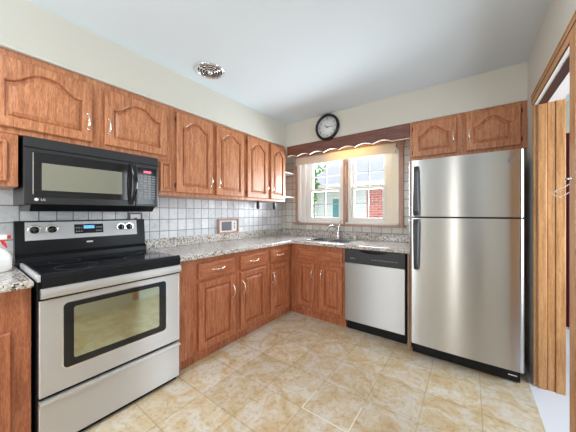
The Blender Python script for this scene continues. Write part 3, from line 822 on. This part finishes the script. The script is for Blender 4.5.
# ------------------------------------------------------------ small things
# wall clock hung on the soffit
ck = thing('wall_clock', 'round black-rimmed wall clock above the window', 'clock', (1.022, SY, 2.294))
bm = NB(); lathe(bm, [(0.135, 0.002), (0.158, 0.002), (0.160, 0.022), (0.152, 0.040), (0.140, 0.044), (0.130, 0.034), (0.128, 0.014), (0.0, 0.014)], (0, 0, 0), axis=1, seg=48); obj('clock_rim', bm, 'blackgloss', ck)
bm = NB(); lathe(bm, [(0.128, 0.012), (0.128, 0.017), (0, 0.017)], (0, 0, 0), axis=1, seg=48); cf = obj('clock_face', bm, 'clockface', ck)
for k in range(12):
    a = PI/2-2*PI*(k+1)/12
    text(str(k+1), 0.030, 'numeral', 'slate', cf, at(0.103*math.cos(a), -0.018, 0.103*math.sin(a)))
def hand(ang, ln, wd, nm, y):
    bm = NB(); a = math.radians(90-ang); u = Vector((math.cos(a), 0, math.sin(a))); v = Vector((-u.z, 0, u.x))
    P = [u*-0.02+v*wd, u*-0.02-v*wd, u*ln-v*wd*0.4, u*ln+v*wd*0.4]
    A = [bm.verts.new(p+Vector((0, y, 0))) for p in P]; B = [bm.verts.new(p+Vector((0, y-0.002, 0))) for p in P]
    bm.faces.new(A); bm.faces.new(B[::-1])
    for i in range(4): bm.faces.new((A[i], B[i], B[(i+1) % 4], A[(i+1) % 4]))
    obj(nm, bm, 'black', ck)
hand(308, 0.055, 0.004, 'hour_hand', -0.020); hand(93, 0.088, 0.003, 'minute_hand', -0.023)

# round ceiling vent
vt = thing('ceiling_vent', 'round chrome vent grille in the ceiling above the wall cabinets', 'vent', (0.640, -1.825, H))
bm = NB(); lathe(bm, [(0.098, -0.001), (0.122, -0.001), (0.122, -0.004), (0.112, -0.012), (0.102, -0.012), (0.098, -0.004), (0.098, -0.001)], (0, 0, 0), seg=48, cap=False); obj('outer_ring', bm, 'chrome', vt)
bm = NB(); lathe(bm, [(0.098, -0.0015), (0.098, -0.003), (0, -0.003)], (0, 0, 0), seg=40); obj('dark_opening', bm, 'black', vt)
for r, z in ((0.085, -0.012), (0.064, -0.016), (0.043, -0.020)):
    bm = NB(); lathe(bm, [(r-0.004, z), (r+0.002, z+0.005), (r+0.003, z+0.004), (r-0.002, z-0.002), (r-0.004, z)], (0, 0, 0), seg=40, cap=False); obj('louvre_ring', bm, 'chrome', vt)
bm = NB(); lathe(bm, [(0.022, -0.004), (0.022, -0.022), (0.014, -0.028), (0, -0.028)], (0, 0, 0), seg=24); obj('hub', bm, 'chrome', vt)
bm = NB()
for k in range(3):
    a = 2*PI*k/3+0.4; tube(bm, [(0, 0, -0.010), (0.098*math.cos(a), 0.098*math.sin(a), -0.008)], 0.004, 6)
obj('spoke', bm, 'chrome', vt)

# wood-framed outlet plate in the left backsplash
op = thing('framed_outlet', 'wood-framed wall plate with grey panel and white outlet in the tile backsplash', 'outlet', (0.0, -1.095, 1.090))
bm = NB(); a, b = 0.160, 0.090
for q in ((-a, a, -b, -b+0.022), (-a, a, b-0.022, b)): box(bm, 0.001, 0.028, q[0], q[1], q[2], q[3], 0.004)
for q in ((-a, -a+0.024), (a-0.024, a)): box(bm, 0.001, 0.026, q[0], q[1], -b+0.022, b-0.022, 0.004)
obj('wooden_frame', bm, 'sillwood', op)
bxo('back_plate', 'plastic_white', op, 0.001, 0.010, -a+0.024, a-0.024, -b+0.022, b-0.022)
bxo('grey_panel', 'slate', op, 0.010, 0.014, -0.105, 0.045, -0.055, 0.055, 0.001)
o_ = bxo('outlet_plate', 'plastic_white', op, 0.010, 0.016, 0.052, 0.130, -0.058, 0.058, 0.002)
for z in (-0.025, 0.0, 0.03):
    bm = NB(); lathe(bm, [(0.009, 0), (0.009, 0.0015), (0, 0.0015)], (0.0155, 0.091, z), axis=0, seg=14); obj('socket', bm, 'black', o_)
# grey plate half hidden behind the stove backguard
gp = thing('switch_plate', 'grey-framed outlet plate just behind the right end of the stove', 'outlet', (0.0, -2.150, 1.165))
bm = NB()
for q in ((-0.055, 0.055, 0.075, 0.09), (-0.055, 0.055, -0.09, -0.075), (-0.055, -0.043, -0.075, 0.075), (0.043, 0.055, -0.075, 0.075)): box(bm, 0.001, 0.014, *q, 0.002)
obj('frame', bm, 'slate', gp); bxo('plate', 'plastic_white', gp, 0.001, 0.008, -0.043, 0.043, -0.075, 0.075)
for z in (-0.03, 0.03): bxo('socket', 'slate', gp, 0.008, 0.010, -0.012, 0.012, z-0.014, z+0.014)

# paper towel holder brackets under the corner wall cabinet
ph = thing('paper_towel_holder', 'pair of empty dark bracket arms under the corner wall cabinet', 'holder', (0.20, -0.60, 1.40))
bxo('mounting_strip', 'charcoal', ph, -0.02, 0.02, -0.165, 0.165, -0.006, -0.0005)
for s in (-1, 1):
    bm = NB(); prism(bm, [(-0.02, 0.0), (0.02, 0.0), (0.022, -0.06), (0.016, -0.09), (0.0, -0.10), (-0.016, -0.09), (-0.022, -0.06)], 1, s*0.165-0.009, s*0.165+0.009)
    obj('bracket_arm', bm, 'charcoal', ph)

# spray bottle
sb = thing('spray_bottle', 'white spray bottle with red trigger on the counter left of the stove', 'bottle', (0.245, -2.985, 0.9145), 0.0)
bm = NB(); lathe(bm, [(0.0, 0), (0.060, 0.0), (0.068, 0.006), (0.068, 0.075), (0.062, 0.10), (0.045, 0.122), (0.022, 0.138), (0.017, 0.150), (0.0, 0.150)], (0, 0, 0), seg=36, sx=0.62, sy=1.0); obj('bottle_body', bm, 'plastic_white', sb)
bm = NB(); lathe(bm, [(0.0686, 0.018), (0.0693, 0.019), (0.0693, 0.069), (0.0686, 0.070)], (0, 0, 0), cap=False, seg=36, sx=0.62, sy=1.0); obj('wrap_label', bm, 'label_white', sb)
bm = NB(); lathe(bm, [(0.020, 0.148), (0.020, 0.178), (0.015, 0.182), (0, 0.182)], (0, 0, 0), seg=20); obj('neck_collar', bm, 'yellow', sb)
bm = NB(); box(bm, -0.014, 0.014, -0.04, 0.050, 0.182, 0.212, 0.006); hd = obj('spray_head', bm, 'plastic_white', sb)
bm = NB(); box(bm, -0.008, 0.008, 0.050, 0.066, 0.188, 0.208, 0.003); prism(bm, [(0.020, 0.185), (0.034, 0.185), (0.046, 0.160), (0.052, 0.135), (0.046, 0.135), (0.030, 0.158)], 0, -0.006, 0.006); obj('trigger', bm, 'red', sb)

# wire hanger hooked on the near side of the doorway
bm = NB()
P = [(2.806, 1.412), (2.796, 1.402), (2.780, 1.383), (2.761, 1.366), (2.746, 1.362), (2.733, 1.350), (2.729, 1.340), (2.733, 1.331), (2.752, 1.325), (2.771, 1.338), (2.786, 1.351), (2.806, 1.360)]
tube(bm, [(x-2.806, 0.003*math.sin(i), z-1.40) for i, (x, z) in enumerate(P)], 0.0022, 8, True)
hg = tag(obj('wire_hanger', bm, 'plastic_white'), 'white wire loop hooked on the right doorway casing', 'hanger'); hg.location = (2.806, -1.49, 1.40)
bm = NB(); lathe(bm, [(0.010, 0.0), (0.010, 0.003), (0.004, 0.005), (0.004, 0.018), (0.006, 0.020), (0.0, 0.022)], (0, 0, 0), axis=0, seg=16)
hk = tag(obj('coat_hook', bm, 'chrome'), 'small metal hook on the doorway casing holding the wire loop', 'hook'); hk.location = (2.7715, -1.545, 1.40); hk.rotation_euler = (0, 0, PI)

# invented lamp, out of view, added to brighten room and ceiling
cl = thing('added_fill_lamp', 'unseen square ceiling lamp added to brighten the kitchen', 'lamp', (1.30, -3.30, H))
bxo('lamp_base', 'white', cl, -0.08, 0.08, -0.08, 0.08, -0.02, 0.0, 0.004); bxo('stem', 'chrome', cl, -0.012, 0.012, -0.012, 0.012, -0.16, -0.02)
bxo('diffuser', 'fill_white', cl, -0.25, 0.25, -0.25, 0.25, -0.24, -0.16, 0.02)

# ------------------------------------------------------------ outside the window
bm = NB(); box(bm, -14, 12, 0.3, 22, -0.65, -0.55); struct('ground', bm, 'grass')
nh = thing('neighbour_house', 'pale house with white siding and red brick wing outside the window', 'house', (0, 4.6, -0.55))
bxo('siding_wall', 'siding', nh, -2.08, -0.19, 0, 3.5, 0, 2.65)
bxo('brick_wall', 'brick', nh, -0.19, 3.4, -0.02, 3.5, 0, 2.60)
bm = NB(); prism(bm, [(-0.45, 2.58), (-0.45, 2.72), (2.2, 4.0), (4.4, 2.72), (4.4, 2.58)], 0, -2.3, 3.6); obj('roof', bm, 'roof', nh)
bxo('gutter', 'white', nh, -2.33, 3.62, -0.56, -0.44, 2.60, 2.72, 0.01)
bm = NB(); tube(bm, [(-2.0, -0.5, 2.62), (-2.0, -0.25, 2.45), (-2.0, -0.06, 2.3), (-2.0, -0.06, 0.1)], 0.04, 8); obj('downspout', bm, 'white', nh)
wn = bxo('window', 'white', nh, -1.42, -0.62, -0.04, 0.0, 1.45, 2.35, 0.01)
bxo('pane', 'teal', wn, -1.34, -0.70, -0.05, -0.04, 1.53, 2.27)
bxo('siding_panel', 'siding', nh, -0.62, -0.19, -0.03, 0.0, 0, 2.6)
ac = thing('meter_box', 'small dark utility box on the neighbour wall below the siding', 'box', (-0.32, 4.0, 0.62))
bxo('box_body', 'slate', ac, -0.12, 0.12, -0.02, 0.05, 0, 0.16, 0.01); bxo('box_cover', 'charcoal', ac, -0.09, 0.09, -0.03, -0.02, 0.03, 0.12, 0.005)
bxo('utility_post', 'bark', ac, -0.03, 0.03, -0.02, 0.03, -1.17, 0.0)
def tree(x, y, h, r, label):
    t = thing('tree', label, 'tree', (x, y, -0.55))
    bm = NB(); tube(bm, [(0, 0, 0), (0.05, 0, h*0.35), (0, 0.05, h*0.8)], [0.14, 0.11, 0.05], 10); obj('trunk', bm, 'bark', t)
    bm = NB()
    for i in range(700):
        th = random.uniform(0, 2*PI); ph_ = math.acos(random.uniform(-1, 1)); rr = r*random.uniform(0.55, 1.0)
        c = Vector((rr*math.sin(ph_)*math.cos(th), rr*math.sin(ph_)*math.sin(th), h*0.62+1.5*rr*math.cos(ph_)))
        u = Vector([random.gauss(0, 1) for _ in range(3)]).normalized(); v_ = u.orthogonal().normalized(); s = random.uniform(0.08, 0.16)
        bm.faces.new([bm.verts.new(c+q) for q in (u*s, v_*s*0.6, -u*s, -v_*s*0.6)])
    obj('crown', bm, 'leaf', t)
tree(-1.78, 3.25, 4.2, 0.52, 'leafy green tree growing close to the kitchen window, in front of the house')
tree(-5.6, 10.5, 5.6, 1.8, 'larger green tree far behind the neighbouring house')
